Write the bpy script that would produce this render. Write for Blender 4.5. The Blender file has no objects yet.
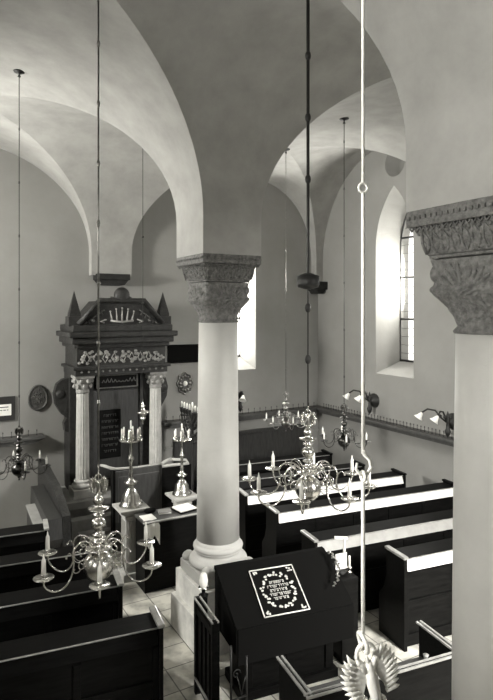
import bpy, bmesh, math, random
from mathutils import Vector, Matrix
random.seed(7)
PI = math.pi
COL = bpy.context.scene.collection
sc = bpy.context.scene

# ------------------------------------------------------------------ materials
TINT = (1.0, 0.985, 0.93)
def grey(v): return (v*TINT[0], v*TINT[1], v*TINT[2], 1)

def mat(name, base, rough=0.6, metal=0.0, var=0.0, vscale=3.0, bump=0.0, bscale=20.0, coat=0.0, stretch=None, detail=5, spec=0.5):
    m = bpy.data.materials.new(name); m.use_nodes = True
    nt = m.node_tree; b = nt.nodes['Principled BSDF']
    b.inputs['Base Color'].default_value = grey(base)
    b.inputs['Roughness'].default_value = rough
    b.inputs['Metallic'].default_value = metal
    b.inputs['Coat Weight'].default_value = coat
    b.inputs['Coat Roughness'].default_value = 0.12
    b.inputs['Specular IOR Level'].default_value = spec
    tc = nt.nodes.new('ShaderNodeTexCoord'); mp = nt.nodes.new('ShaderNodeMapping')
    nt.links.new(tc.outputs['Object'], mp.inputs['Vector'])
    if stretch: mp.inputs['Scale'].default_value = stretch
    if var > 0:
        n = nt.nodes.new('ShaderNodeTexNoise'); n.inputs['Scale'].default_value = vscale
        n.inputs['Detail'].default_value = detail; n.inputs['Roughness'].default_value = 0.6
        r = nt.nodes.new('ShaderNodeValToRGB')
        r.color_ramp.elements[0].position = 0.3; r.color_ramp.elements[1].position = 0.7
        r.color_ramp.elements[0].color = grey(base*(1-var)); r.color_ramp.elements[1].color = grey(min(1, base*(1+var)))
        nt.links.new(mp.outputs[0], n.inputs['Vector']); nt.links.new(n.outputs[0], r.inputs[0])
        nt.links.new(r.outputs[0], b.inputs['Base Color'])
    if bump > 0:
        n2 = nt.nodes.new('ShaderNodeTexNoise'); n2.inputs['Scale'].default_value = bscale; n2.inputs['Detail'].default_value = 6
        bp = nt.nodes.new('ShaderNodeBump'); bp.inputs['Strength'].default_value = bump; bp.inputs['Distance'].default_value = 0.02
        nt.links.new(mp.outputs[0], n2.inputs['Vector']); nt.links.new(n2.outputs[0], bp.inputs['Height'])
        nt.links.new(bp.outputs[0], b.inputs['Normal'])
    return m

M_PLASTER = mat('wall_plaster', 0.27, 0.92, var=0.07, vscale=1.3, bump=0.15, bscale=9, spec=0.2)
M_VAULT = mat('vault_plaster', 0.33, 0.92, var=0.15, vscale=2.2, bump=0.25, bscale=6, detail=8, spec=0.2)
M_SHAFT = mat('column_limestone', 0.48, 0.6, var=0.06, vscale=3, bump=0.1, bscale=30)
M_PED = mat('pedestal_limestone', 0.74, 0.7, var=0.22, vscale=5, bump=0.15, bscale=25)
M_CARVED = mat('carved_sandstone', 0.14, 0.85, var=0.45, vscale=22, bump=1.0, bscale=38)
M_WOOD = mat('dark_varnished_wood', 0.005, 0.45, var=0.5, vscale=4, stretch=(1, 8, 8), spec=.07)
M_WOOD2 = mat('dark_carved_walnut', 0.028, 0.5, var=0.5, vscale=10, bump=0.5, bscale=40, spec=.3)
M_DARKST = mat('dark_corbel_stone', 0.025, 0.8, var=0.3, vscale=10, bump=0.4, bscale=40, spec=.2)
M_REFLDIM = mat('faint_reflection_board', 0.30, 0.4, var=0.15, vscale=5)  # weaker reflection on one pew board put into its grey
M_WOODP = mat('brown_panel_wood', 0.03, 0.45, var=0.4, vscale=5, stretch=(8, 8, 1))
M_EDGE = mat('pale_wood_edge', 0.30, 0.35, var=0.3, vscale=8, coat=0.4)  # edges, rails and aisle-end caps paler than the pew wood
M_REFL = mat('painted_reflection_board', 0.92, 0.35, var=0.04, vscale=6, coat=0.5)  # bright reflection on the dark pew boards put into the colour
M_BRASS = mat('pale_brass', 0.62, 0.24, metal=1.0, var=0.1, vscale=6)
M_BRASSD = mat('tarnished_brass', 0.26, 0.3, metal=1.0, var=0.3, vscale=12)
M_SILHBR = mat('painted_silhouette_brass', 0.09, 0.3, metal=1.0, var=0.5, vscale=14)  # brass seen as a silhouette, its shade put into the colour
M_WHITEM = mat('lit_brass_white_metal', 0.88, 0.5, metal=0.15, bump=0.3, bscale=40)  # strong light on the near brass put into its white; also plain white metal
M_IRON = mat('dark_iron', 0.03, 0.5, metal=0.4)
M_CANDLE = mat('candle_wax', 0.92, 0.5)
M_CLOTHD = mat('black_cloth', 0.006, 0.95, spec=.05)
M_CLOTHW = mat('white_cloth', 0.8, 0.9, bump=0.3, bscale=20)
M_THREAD = mat('pale_embroidery', 0.62, 0.7, bump=0.4, bscale=60)
M_PAPER = mat('paper', 0.86, 0.8)
M_GREYST = mat('grey_stone', 0.22, 0.8, var=0.2, vscale=5)
M_ARKST = mat('ark_column_marble', 0.42, 0.5, var=0.15, vscale=8)
M_GOLD = mat('dull_gilding', 0.26, 0.6, metal=0.1, var=0.3, vscale=20)
M_INK = mat('black_ink', 0.01, 0.8)
M_BRONZE = mat('aged_bronze', 0.09, 0.5, metal=0.5, var=0.4, vscale=20, bump=0.6, bscale=40)
M_SHELFW = mat('stained_shelf_wood', 0.06, 0.5, var=0.3, vscale=8)

def glass_mat():
    m = bpy.data.materials.new('leaded_glass'); m.use_nodes = True; nt = m.node_tree; nt.nodes.clear()
    o = nt.nodes.new('ShaderNodeOutputMaterial'); t = nt.nodes.new('ShaderNodeBsdfTransparent'); g = nt.nodes.new('ShaderNodeBsdfGlossy')
    x = nt.nodes.new('ShaderNodeMixShader'); x.inputs[0].default_value = 0.07; g.inputs['Roughness'].default_value = 0.05
    t.inputs[0].default_value = (0.95, 0.95, 0.93, 1)
    nt.links.new(t.outputs[0], x.inputs[1]); nt.links.new(g.outputs[0], x.inputs[2]); nt.links.new(x.outputs[0], o.inputs[0]); return m
M_GLASS = glass_mat()

def floor_mat():
    m = bpy.data.materials.new('stone_floor_tiles'); m.use_nodes = True; nt = m.node_tree; b = nt.nodes['Principled BSDF']
    tc = nt.nodes.new('ShaderNodeTexCoord'); br = nt.nodes.new('ShaderNodeTexBrick'); mp = nt.nodes.new('ShaderNodeMapping')
    mp.inputs['Rotation'].default_value[2] = 0.0
    br.offset = 0; br.inputs['Scale'].default_value = 1.0
    br.inputs['Brick Width'].default_value = 0.42; br.inputs['Row Height'].default_value = 0.42; br.inputs['Mortar Size'].default_value = 0.008
    br.inputs['Color1'].default_value = grey(0.74); br.inputs['Color2'].default_value = grey(0.60); br.inputs['Mortar'].default_value = grey(0.2)
    n = nt.nodes.new('ShaderNodeTexNoise'); n.inputs['Scale'].default_value = 4; n.inputs['Detail'].default_value = 6
    r = nt.nodes.new('ShaderNodeValToRGB'); r.color_ramp.elements[0].position = 0.38; r.color_ramp.elements[0].color = grey(0.5); r.color_ramp.elements[1].position = 0.6; r.color_ramp.elements[1].color = grey(1)
    mx = nt.nodes.new('ShaderNodeMix'); mx.data_type = 'RGBA'; mx.blend_type = 'MULTIPLY'; mx.inputs['Factor'].default_value = 1
    nt.links.new(tc.outputs['Object'], mp.inputs[0]); nt.links.new(mp.outputs[0], br.inputs['Vector']); nt.links.new(mp.outputs[0], n.inputs['Vector'])
    nt.links.new(n.outputs[0], r.inputs[0]); nt.links.new(br.outputs['Color'], mx.inputs['A']); nt.links.new(r.outputs[0], mx.inputs['B'])
    nt.links.new(mx.outputs['Result'], b.inputs['Base Color']); b.inputs['Roughness'].default_value = 0.5
    return m
M_FLOOR = floor_mat()

# ------------------------------------------------------------------ mesh builder
class MB:
    def __init__(s): s.v = []; s.f = []; s.sm = []
    def add(s, vs, fs, smooth=False):
        o = len(s.v); s.v += [tuple(p) for p in vs]; s.f += [tuple(i+o for i in f) for f in fs]; s.sm += [smooth]*len(fs); return s
    def box(s, x0, x1, y0, y1, z0, z1, b=0.0, M=None):
        if b <= 0:
            vs = [(x, y, z) for z in (z0, z1) for y in (y0, y1) for x in (x0, x1)]
            fs = [(0,2,3,1), (4,5,7,6), (0,1,5,4), (2,6,7,3), (0,4,6,2), (1,3,7,5)]
        else:
            bm = bmesh.new(); bmesh.ops.create_cube(bm, size=1)
            for v in bm.verts: v.co = Vector(((x0+x1)/2+v.co.x*(x1-x0), (y0+y1)/2+v.co.y*(y1-y0), (z0+z1)/2+v.co.z*(z1-z0)))
            bmesh.ops.bevel(bm, geom=bm.edges[:], offset=b, segments=2, affect='EDGES', profile=0.6)
            bm.verts.index_update(); vs = [tuple(v.co) for v in bm.verts]; fs = [tuple(v.index for v in f.verts) for f in bm.faces]; bm.free()
        if M is not None: vs = [tuple(M @ Vector(p)) for p in vs]
        return s.add(vs, fs)
    def prism(s, pts, axis, a, b):
        # pts 2D outline extruded along axis from a to b
        def P(p, t):
            if axis == 'x': return (t, p[0], p[1])
            if axis == 'y': return (p[0], t, p[1])
            return (p[0], p[1], t)
        n = len(pts); vs = [P(p, a) for p in pts]+[P(p, b) for p in pts]
        fs = [tuple(range(n))[::-1], tuple(range(n, 2*n))]+[(i, (i+1) % n, n+(i+1) % n, n+i) for i in range(n)]
        return s.add(vs, fs)
    def lathe(s, prof, c=(0,0,0), n=24, M=None):
        vs = []; fs = []; k = len(prof)
        for r, z in prof:
            for i in range(n):
                a = 2*PI*i/n; vs.append(Vector((c[0]+r*math.cos(a), c[1]+r*math.sin(a), c[2]+z)))
        for j in range(k-1):
            for i in range(n): fs.append((j*n+i, j*n+(i+1) % n, (j+1)*n+(i+1) % n, (j+1)*n+i))
        fs.append(tuple(range(n))[::-1]); fs.append(tuple((k-1)*n+i for i in range(n)))
        if M is not None: vs = [M @ v for v in vs]
        return s.add(vs, fs, True)
    def tube(s, pts, r, n=8, closed=False):
        pts = [Vector(p) for p in pts]; k = len(pts); rr = r if isinstance(r, (list, tuple)) else [r]*k
        vs = []; fs = []; up = None
        for i, p in enumerate(pts):
            if closed: t = pts[(i+1) % k]-pts[i-1]
            else: t = pts[min(i+1, k-1)]-pts[max(i-1, 0)]
            t = t.normalized() if t.length > 1e-9 else Vector((0,0,1))
            if up is None:
                up = Vector((0,0,1)) if abs(t.z) < 0.9 else Vector((1,0,0))
            a = t.cross(up)
            if a.length < 1e-4: a = t.cross(Vector((0.3,1,0.2)))
            a.normalize(); b = a.cross(t).normalized(); up = b
            for j in range(n):
                q = 2*PI*j/n; vs.append(p+a*(rr[i]*math.cos(q))+b*(rr[i]*math.sin(q)))
        for i in range(k-1 if not closed else k):
            for j in range(n):
                i2 = (i+1) % k; fs.append((i*n+j, i*n+(j+1) % n, i2*n+(j+1) % n, i2*n+j))
        if not closed: fs.append(tuple(range(n))[::-1]); fs.append(tuple((k-1)*n+j for j in range(n)))
        return s.add(vs, fs, True)
    def ball(s, c, r, n=12, sc3=(1,1,1)):
        m = n//2+1; prof = [(max(1e-4, r*math.sin(PI*i/m)), -r*math.cos(PI*i/m)) for i in range(m+1)]
        M = Matrix.Translation(Vector(c)) @ Matrix.Diagonal((*sc3, 1))
        return s.lathe(prof, (0,0,0), n, M)
    def build(s, name, m, parent=None, loc=None):
        me = bpy.data.meshes.new(name); me.from_pydata(s.v, [], s.f); me.validate()
        if len(me.polygons) == len(s.sm): me.polygons.foreach_set('use_smooth', s.sm)
        bm = bmesh.new(); bm.from_mesh(me); bmesh.ops.recalc_face_normals(bm, faces=bm.faces[:]); bm.to_mesh(me); bm.free()
        me.materials.append(m); o = bpy.data.objects.new(name, me); COL.objects.link(o)
        if loc: o.location = loc
        if parent: o.parent = parent
        return o

def tag(o, label=None, cat=None, group=None, kind=None):
    if label: o['label'] = label
    if cat: o['category'] = cat
    if group: o['group'] = group
    if kind: o['kind'] = kind
    return o
def empty(name, loc=(0,0,0), rz=0.0, scale=1.0):
    o = bpy.data.objects.new(name, None); COL.objects.link(o); o.location = loc; o.rotation_euler = (0,0,rz); o.scale = (scale,)*3
    o.empty_display_size = 0.1; return o
def copy_tree(o, parent=None, skip=()):
    c = o.copy(); COL.objects.link(c)
    if parent: c.parent = parent
    for ch in list(o.children):
        if ch.name.split('.')[0] in skip: continue
        copy_tree(ch, c, skip)
    return c
def struct(o): o['kind'] = 'structure'; return o

# ------------------------------------------------------------------ room
XN, XS, YW, YE = -1.9, 8.7, -1.75, 11.6
AX = 3.41; S = 4.89; STILT = .46; RISE = 1.95
COLS = [(AX, 2.56), (AX, 6.70)]
T = 0.95
struct(MB().box(XN-T, XS+T, YW-T, YE+T, -0.3, 0).build('floor', M_FLOOR))

def vault():
    xs = [(XN, XN+.2, None), (XN+.2, 3.0, 1), (3.0, 3.82, None), (3.82, XS-.2, 1), (XS-.2, XS, None)]
    ys = [(YW, YW+.2, None), (YW+.2, 2.15, 1), (2.15, 2.97, None), (2.97, 6.29, 1), (6.29, 7.11, None), (7.11, YE-.2, 1), (YE-.2, YE, None)]
    N = 44
    mb_v = []; mb_f = []; sharp = set(); key = {}
    def vid(x, y, z):
        k = (round(x, 4), round(y, 4), round(z, 4))
        if k not in key: key[k] = len(mb_v); mb_v.append((x, y, z))
        return key[k]
    def samples(a, b, arch):
        if not arch: return [(a+(b-a)*i/2, None) for i in range(3)]
        c = (a+b)/2; h = (b-a)/2
        return [(a, -.001)]+[(c-h*math.cos(PI*i/N), STILT+RISE*math.sin(PI*i/N)) for i in range(N+1)]+[(b, -.001)]
    for (xa, xb, ax) in xs:
        for (ya, yb, ay) in ys:
            if ax is None and ay is None: continue
            X = samples(xa, xb, ax); Y = samples(ya, yb, ay)
            def zf(i, j):
                a = X[i][1]; b = Y[j][1]
                a = -9 if a is None else a; b = -9 if b is None else b
                x = X[i][0]; k = 1+.22*max(0, min(1, (x-6.16)/2.2))**1.5      # the cells rise a little towards the window wall
                if b > STILT: b = STILT+(b-STILT)*k
                if a > STILT: a = STILT+(a-STILT)*k
                return S+max(a, b)
            for i in range(len(X)-1):
                for j in range(len(Y)-1):
                    q = [(i, j), (i+1, j), (i+1, j+1), (i, j+1)]
                    w = [vid(X[p][0], Y[r][0], zf(p, r)) for p, r in q]
                    def addf(t):
                        t2 = []
                        for e in t:
                            if e not in t2: t2.append(e)
                        if len(t2) >= 3: mb_f.append(tuple(t2))
                    if ax and ay and i == j and (X[i][1] >= STILT-.01 or True):
                        addf([w[0], w[1], w[2]]); addf([w[0], w[2], w[3]]); sharp.add(frozenset((w[0], w[2])))
                    elif ax and ay and i+j == len(X)-2:
                        addf([w[0], w[1], w[3]]); addf([w[1], w[2], w[3]]); sharp.add(frozenset((w[1], w[3])))
                    else: addf(w)
    me = bpy.data.meshes.new('ceiling'); me.from_pydata(mb_v, [], mb_f); me.validate()
    for p in me.polygons: p.use_smooth = True
    bm = bmesh.new(); bm.from_mesh(me); bmesh.ops.recalc_face_normals(bm, faces=bm.faces[:])
    for e in bm.edges:
        if frozenset((e.verts[0].index, e.verts[1].index)) in sharp: e.smooth = False
    bm.to_mesh(me); bm.free()
    me.materials.append(M_VAULT); o = bpy.data.objects.new('ceiling', me); COL.objects.link(o); struct(o)
vault()

def arch_outline(c, hw, z0, zs, za, n=8):
    # pointed arch outline (coord, z), counterclockwise
    H = za-zs; Rr = (H*H+hw*hw)/(2*hw); pts = [(c-hw, z0), (c+hw, z0)]
    def half(t): return hw-(Rr-math.sqrt(max(0, Rr*Rr-(H*t)**2)))
    for i in range(n+1): pts.append((c+half(i/n), zs+H*i/n))
    for i in range(n-1, -1, -1): pts.append((c-half(i/n), zs+H*i/n))
    return pts

def bool_cut(o, cutters):
    for c in cutters:
        md = o.modifiers.new('b', 'BOOLEAN'); md.operation = 'DIFFERENCE'; md.object = c; md.solver = 'EXACT'
    bpy.context.view_layer.update()
    dg = bpy.context.evaluated_depsgraph_get(); me = bpy.data.meshes.new_from_object(o.evaluated_get(dg))
    o.modifiers.clear(); o.data = me
    for c in cutters:
        d = c.data; bpy.data.objects.remove(c); bpy.data.meshes.remove(d)

def cutter(axis, c, sgn, wall, hw=0.55, z0=2.82, zs=5.55, za=6.82, depth=.7, rise=.24):
    inner = arch_outline(c, hw, z0, zs, za); outer = arch_outline(c, hw-.03, z0+rise, zs, za-.06)
    rings = [(inner, wall-sgn*.05), (inner, wall), (outer, wall+sgn*depth), (outer, wall+sgn*(T+.2))]
    vs = []; n = len(inner)
    for ol, d in rings:
        for a, z in ol: vs.append((d, a, z) if axis == 'x' else (a, d, z))
    fs = [tuple(range(n)), tuple(range(3*n, 4*n))]
    for r in range(3):
        for i in range(n): fs.append((r*n+i, r*n+(i+1) % n, (r+1)*n+(i+1) % n, (r+1)*n+i))
    return MB().add(vs, fs).build('tmp_cut', M_PLASTER)

WTOP = 7.95
WIN = []   # axis, centre, sign, wallpos
walls = {}
walls['wall_south'] = MB().box(XS, XS+T, YW-T, YE+T, 0, WTOP).build('wall_south', M_PLASTER)
walls['wall_north'] = MB().box(XN-T, XN, YW-T, YE+T, 0, WTOP).build('wall_north', M_PLASTER)
walls['wall_east'] = MB().box(XN, XS, YE, YE+T, 0, WTOP).build('wall_east', M_PLASTER)
walls['wall_west'] = MB().box(XN, XS, YW-T, YW, 0, WTOP).build('wall_west', M_PLASTER)
cuts = {k: [] for k in walls}
for w, ax, c, sg, pos in [('wall_south', 'x', 8.96, 1, XS), ('wall_south', 'x', 4.63, 1, XS), ('wall_south', 'x', 0.3, 1, XS),
                          ('wall_north', 'x', 9.2, -1, XN), ('wall_north', 'x', 4.63, -1, XN), ('wall_north', 'x', 1.3, -1, XN), ('wall_east', 'y', 6.34, 1, YE), ('wall_west', 'y', 5.6, -1, YW)]:  # the west window is added, out of view, to light the pews
    cuts[w].append(cutter(ax, c, sg, pos)); WIN.append((w, ax, c, sg, pos))
cuts['wall_south'].append(MB().lathe([(.30, -.1), (.30, .35)], (0,0,0), 32, Matrix.Translation((XS, 8.93, 7.30)) @ Matrix.Rotation(PI/2, 4, 'Y')).build('tmp_cut', M_PLASTER))
for k, o in walls.items():
    bool_cut(o, cuts[k]) if cuts[k] else None
    struct(o)

LIGHTS = {('wall_north', 9.2): 2100, ('wall_north', 4.63): 110, ('wall_north', 1.3): 800, ('wall_south', 8.96): 520, ('wall_south', 4.63): 10, ('wall_south', 0.3): 10, ('wall_east', 6.34): 240, ('wall_west', 5.6): 310}
for k, (w, ax, c, sg, pos) in enumerate(WIN):
    root = struct(empty('window_%d' % (k+1), (pos+sg*.7, c, 3.06) if ax == 'x' else (c, pos+sg*.7, 3.06)))
    def L(a, d, z):   # local
        return (d*sg, a, z) if ax == 'x' else (a, d*sg, z)
    hw = .52; H0 = 3.68; ol = arch_outline(0, hw, 0, 2.49, H0)
    fr = MB(); fr.tube([L(a, 0, z) for a, z in ol], .022, 6, closed=True); fr.build('window_frame', M_IRON, root)
    bars = MB()
    for z in (.0, .92, 1.84, 2.72): bars.tube([L(-hw, 0, z+.02), L(hw, 0, z+.02)], .022, 6)
    bars.tube([L(0, 0, 0), L(0, 0, H0-.05)], .014, 6)
    bars.build('glazing_bars', M_IRON, root)
    ld = MB()
    for i in range(1, 20):
        z = i*.184
        w_ = hw if z < 2.49 else hw*max(.05, 1-((z-2.49)/1.19)**1.6)*.95
        ld.tube([L(-w_, .004, z), L(w_, .004, z)], .004, 4)
    ld.build('lead_cames', M_IRON, root)
    n = len(ol)
    MB().add([L(a, .01, z) for a, z in ol], [tuple(range(n))]).build('pane', M_GLASS, root)
    li = bpy.data.lights.new('daylight', 'AREA'); li.shape = 'RECTANGLE'; li.size = 1.0; li.size_y = 3.6; li.energy = LIGHTS[(w, c)]; li.color = (1, .985, .95)
    lo = bpy.data.objects.new('daylight', li); COL.objects.link(lo)
    d = Vector((-sg, 0, 0)) if ax == 'x' else Vector((0, -sg, 0))
    if w == 'wall_west': d = Vector((0, 1, -.75)); li.spread = math.radians(75); li.size_y = 3.0   # added light from an unseen west window, tilted and narrowed to miss the vault
    lo.rotation_euler = d.to_track_quat('-Z', 'Z').to_euler(); lo.location = (pos+sg*.82, c, 4.85) if ax == 'x' else (c, pos+sg*.82, 4.85)

# wall corbels carrying the vaults
def corbel(name, x0, x1, y0, y1, z0, z1, ax):
    m = MB(); n = 5
    cx, cy = (x0+x1)/2, (y0+y1)/2
    m.box(x0, x1, y0, y1, z0+.10, z1, .012)
    if ax == 'y': m.prism([(x0+.02, z0+.10), (x1-.02, z0+.10), (x1-.10, z0), (x0+.10, z0)], 'y', y0+.06, y1)
    else: m.prism([(y0+.02, z0+.10), (y1-.02, z0+.10), (y1-.10, z0), (y0+.10, z0)], 'x', x0+.05, x1)
    return m.build(name, M_DARKST)
tag(corbel('wall_corbel', 3.08, 3.74, 11.24, YE, 4.70, S+.03, 'y'), 'dark stone corbel on the far wall above the ark, under the vault', 'corbel')
tag(corbel('wall_corbel', 8.38, XS, 11.2, YE, 4.6, S, 'y'), 'dark stone corbel in the far corner of the hall', 'corbel')
for yy, nm in ((6.7, 'dark stone corbel on the window wall behind the near column'),):
    tag(corbel('wall_corbel', 8.4, XS, yy-.35, yy+.35, 4.64, S, 'x'), nm, 'corbel')
# trim line on the east wall under the shelf
struct(MB().box(XN, 2.2, YE-.03, YE, 1.18, 1.24, .008).build('trim_1', M_PLASTER))
struct(MB().box(4.6, XS, YE-.03, YE, 1.18, 1.24, .008).build('trim_2', M_PLASTER))

# ------------------------------------------------------------------ columns
def sq(theta, p):
    c, s_ = abs(math.cos(theta)), abs(math.sin(theta))
    return 1.0/((c**p+s_**p)**(1.0/p))
def loft(m, rings, n=160, disp=None):
    # rings: (z, half, squareness exponent)
    vs = []; fs = []
    for (z, h, p) in rings:
        for i in range(n):
            a = 2*PI*i/n; r = h*sq(a, p)
            if disp: r += disp(a, z)
            vs.append((r*math.cos(a), r*math.sin(a), z))
    k = len(rings)
    for j in range(k-1):
        for i in range(n): fs.append((j*n+i, j*n+(i+1) % n, (j+1)*n+(i+1) % n, (j+1)*n+i))
    fs.append(tuple(range(n))[::-1]); fs.append(tuple((k-1)*n+i for i in range(n)))
    m.add(vs, fs, True)
def lerp_prof(prof, n):
    out = []
    for j in range(len(prof)-1):
        a, b = prof[j], prof[j+1]
        for i in range(n): t = i/n; out.append(tuple(a[k]+(b[k]-a[k])*t for k in range(3)))
    out.append(prof[-1]); return out
def make_column():
    root = empty('stone_column')
    p = MB(); p.box(-.47, .47, -.47, .47, 0, .44, .012); p.box(-.42, .42, -.42, .42, .44, .78, .012)
    p.build('pedestal', M_PED, root)
    b = MB(); b.box(-.375, .375, -.375, .375, .78, .92, .02)
    prof = [(.36, .90)]
    for i in range(9): a = -PI/2+PI*i/8; prof.append((.325+.055*math.cos(a), .975+.055*math.sin(a)))
    for i in range(7): a = PI*i/6; prof.append((.315-.03*math.sin(a), 1.035+.075*i/6))
    for i in range(7): a = -PI/2+PI*i/6; prof.append((.295+.03*math.cos(a), 1.15+.035*math.sin(a)))
    prof += [(.285, 1.2), (.282, 1.24)]
    b.lathe(prof, n=56)
    for sx in (-1, 1):
        for sy in (-1, 1): b.ball((sx*.29, sy*.29, .945), .085, 12, (1, 1, .95))
    b.build('base', M_SHAFT, root)
    MB().lathe([(.278, 1.24), (.272, 2.2), (.262, 3.2), (.25, 4.04)], n=56).build('shaft', M_SHAFT, root)
    # capital: bell with leaves, carved upper block, abacus
    c = MB()
    def leaf(a, z):
        t = (z-4.07)/.47
        d = 0.012*abs(math.sin(8*a))*math.sin(PI*min(1, t*1.0)) 
        d += 0.010*math.sin(32*a+6*math.sin(18*t))*math.sin(PI*t)
        d += 0.02*math.exp(-((t-.52)/.08)**2)*(0.6+0.4*math.cos(8*a))
        return d*(1-.85*abs(math.sin(2*a))**8)
    loft(c, lerp_prof([(4.04, .262, 2.0), (4.055, .268, 2.0), (4.07, .255, 2.0), (4.09, .238, 2.0), (4.15, .25, 2.2), (4.22, .272, 3.0), (4.27, .295, 4.5), (4.32, .318, 7), (4.35, .322, 8), (4.37, .306, 8), (4.42, .296, 8), (4.50, .305, 9), (4.545, .312, 12)], 6), disp=leaf)
    for sx in (-1, 1):
        for sy in (-1, 1):   # carved heads on the corners
            c.ball((sx*.262, sy*.262, 4.45), .05, 14, (1, 1, 1.3)); c.ball((sx*.272, sy*.272, 4.34), .04, 12, (1, 1, .7))
    for q in range(4):       # big fanned palmettes on each face
        R_ = Matrix.Rotation(q*PI/2, 4, 'Z')
        for sgn in (-1, 1):
            for k in range(6):
                a = .15+.26*k
                pts = [R_ @ Vector((sgn*(.02+.22*math.sin(a)*t), -(.295+.012*t), 4.29+.24*math.cos(a)*t)) for t in (0, .3, .6, .85, 1)]
                c.tube(pts, [.007, .015, .018, .015, .004], 6)
        for k in range(1, 4):
            x = -.2+.1*k; c.tube([R_ @ Vector((x+.04*math.cos(u), -.285-.006*math.sin(u), 4.235+.03*math.sin(u))) for u in [PI*i/6 for i in range(7)]], .006, 5)
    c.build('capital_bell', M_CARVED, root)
    u = MB()
    def weave(a, z):
        t = (z-4.56)/.2
        return (0.006*math.sin(46*a+9*math.sin(5*PI*t))+0.006*math.sin(40*a-14*t))*min(1, 4*(1-t))*(1-.8*abs(math.sin(2*a))**8)
    loft(u, lerp_prof([(4.555, .315, 12), (4.575, .318, 12)], 2))
    for q in range(4):       # upright leaves with drilled eyes
        R_ = Matrix.Rotation(q*PI/2, 4, 'Z')
        for k in range(8):
            x = -.29+.58*k/7
            for sg in (-1, 1):
                u.tube([R_ @ Vector((x+sg*(.004+.028*math.sin(PI*t)), -(.330+.045*t*t), 4.59+.15*t)) for t in (0, .25, .5, .75, 1)], [.006, .009, .010, .009, .005], 6)
            u.ball(R_ @ Vector((x+.041, -.365, 4.735)), .016, 8)
    loft(u, lerp_prof([(4.58, .325, 12), (4.66, .338, 12), (4.72, .36, 14), (4.765, .378, 14)], 8), disp=weave)
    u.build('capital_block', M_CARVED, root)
    ab = MB(); ab.box(-.412, .412, -.412, .412, 4.775, S, .012)
    dr = MB()
    for q in range(4):
        R_ = Matrix.Rotation(q*PI/2, 4, 'Z')
        for k in range(17):
            x = -.38+.76*k/16; ab.box(x-.013, x+.013, -.424, -.405, 4.825, 4.85, 0, R_)
            ab.tube([R_ @ Vector((x-.018, -.385, 4.775)), R_ @ Vector((x, -.385, 4.75)), R_ @ Vector((x+.018, -.385, 4.775))], .008, 5)
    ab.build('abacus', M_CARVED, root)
    return root
colm = make_column(); colm.location = (COLS[1][0], COLS[1][1], 0)
tag(colm, 'free-standing round stone column with its stepped pedestal in full view, mid hall', 'column')
c2 = copy_tree(colm); c2.location = (COLS[0][0], COLS[0][1], 0)
tag(c2, 'nearest stone column cut by the right edge, large carved capital', 'column')

# ------------------------------------------------------------------ pews
def make_pew(x0, x1, y, label, pale, group, h=1.12, seat=True, caps=(True, True)):
    pale_side = x0 > 3; px_ = x0 if pale_side else x1; hw_ = (x1-x0)/2*(1 if pale_side else -1); rz_ = math.radians(-7.5)
    root = empty('pew', (px_+hw_*math.cos(rz_), y+hw_*math.sin(rz_), 0), rz_); cx = (x0+x1)/2; w = (x1-x0)/2
    tag(root, label, 'pew', group)
    b = MB(); b.box(-w+.04, w-.04, .02, .055, 0.02, h-.03, .004)
    b.box(-w+.04, w-.04, 0.0, .03, .56, .60, .006); b.box(-w+.04, w-.04, 0.0, .03, .08, .18, .006)
    npan = max(2, int(2*w/.7))
    for i in range(npan+1):
        xx = -w+.06+(2*w-.12)*i/npan; b.box(xx-.035, xx+.035, .004, .03, .1, h-.2, .004)
    b.build('back_panel', M_WOOD, root)
    MB().box(-w+.04, w-.04, .02, .33, h-.04, h-.015, .006).build('book_ledge', M_WOOD, root)
    e = MB(); e.tube([(-w+.04, .0, h-.012), (w-.04, .0, h-.012)], .008, 6)
    e.build('front_edge', M_EDGE, root)
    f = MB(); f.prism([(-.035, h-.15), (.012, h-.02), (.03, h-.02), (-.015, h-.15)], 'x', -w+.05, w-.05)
    fo = f.build('sloping_fascia', {0: M_WOOD, 1: M_REFL, 2: M_REFLDIM}[int(pale)], root)  # pale picks the fascias that carry a painted reflection
    if pale == 1: fo['label'] = 'sloping board along the top with its bright reflection painted in'
    if seat: MB().box(-w+.04, w-.04, .06, .46, .43, .47, .01).build('seat', M_WOOD, root)
    for sx in (-1, 1):
        xx = sx*(w-.02)
        p = MB(); p.prism([(-.03, 0), (.50, 0), (.50, .50), (.40, .62), (.34, .80), (.34, h), (-.03, h)], 'x', xx-.022, xx+.022)
        po = p.build('end_panel', M_WOOD, root)
        if caps[0 if sx < 0 else 1]:
            MB().box(xx-.035, xx+.035, -.045, .36, h, h+.035, .012).build('cap_rail', M_EDGE if (sx < 0) == pale_side else M_WOOD, po)
    return root
GL = 'dark pews of the left block'; GR = 'dark pews of the right block'
make_pew(XN+.14, 2.08, 5.28, 'dark wooden pew nearest the camera in the left block, at the bottom left corner', False, GL)
make_pew(XN+.14, 2.0, 6.30, 'dark pew of the left block under the big chandelier, second from the camera', False, GL)
make_pew(XN+.14, 2.0, 7.35, 'dark wooden pew of the left block, third from the camera', False, GL)
make_pew(XN+.14, 1.6, 8.40, 'dark wooden pew of the left block closest to the ark steps', False, GL)
make_pew(5.2, 8.35, 5.20, 'dark pew with a bright reflection painted on its broad top board beside the near column', True, GR, 1.13)
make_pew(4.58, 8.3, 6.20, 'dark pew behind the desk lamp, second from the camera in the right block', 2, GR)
make_pew(4.72, 8.25, 7.36, 'dark pew with a reflection painted bright on its top board, seen just below the central chandelier ball', True, GR)
make_pew(4.72, 7.95, 8.30, 'dark pew with a painted bright reflection on its top board, crossing behind the central chandelier arms', True, GR)
make_pew(4.72, 7.8, 9.25, 'dark pew without a painted reflection, behind the brightened rows on the right', False, GR, 1.08)
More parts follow.
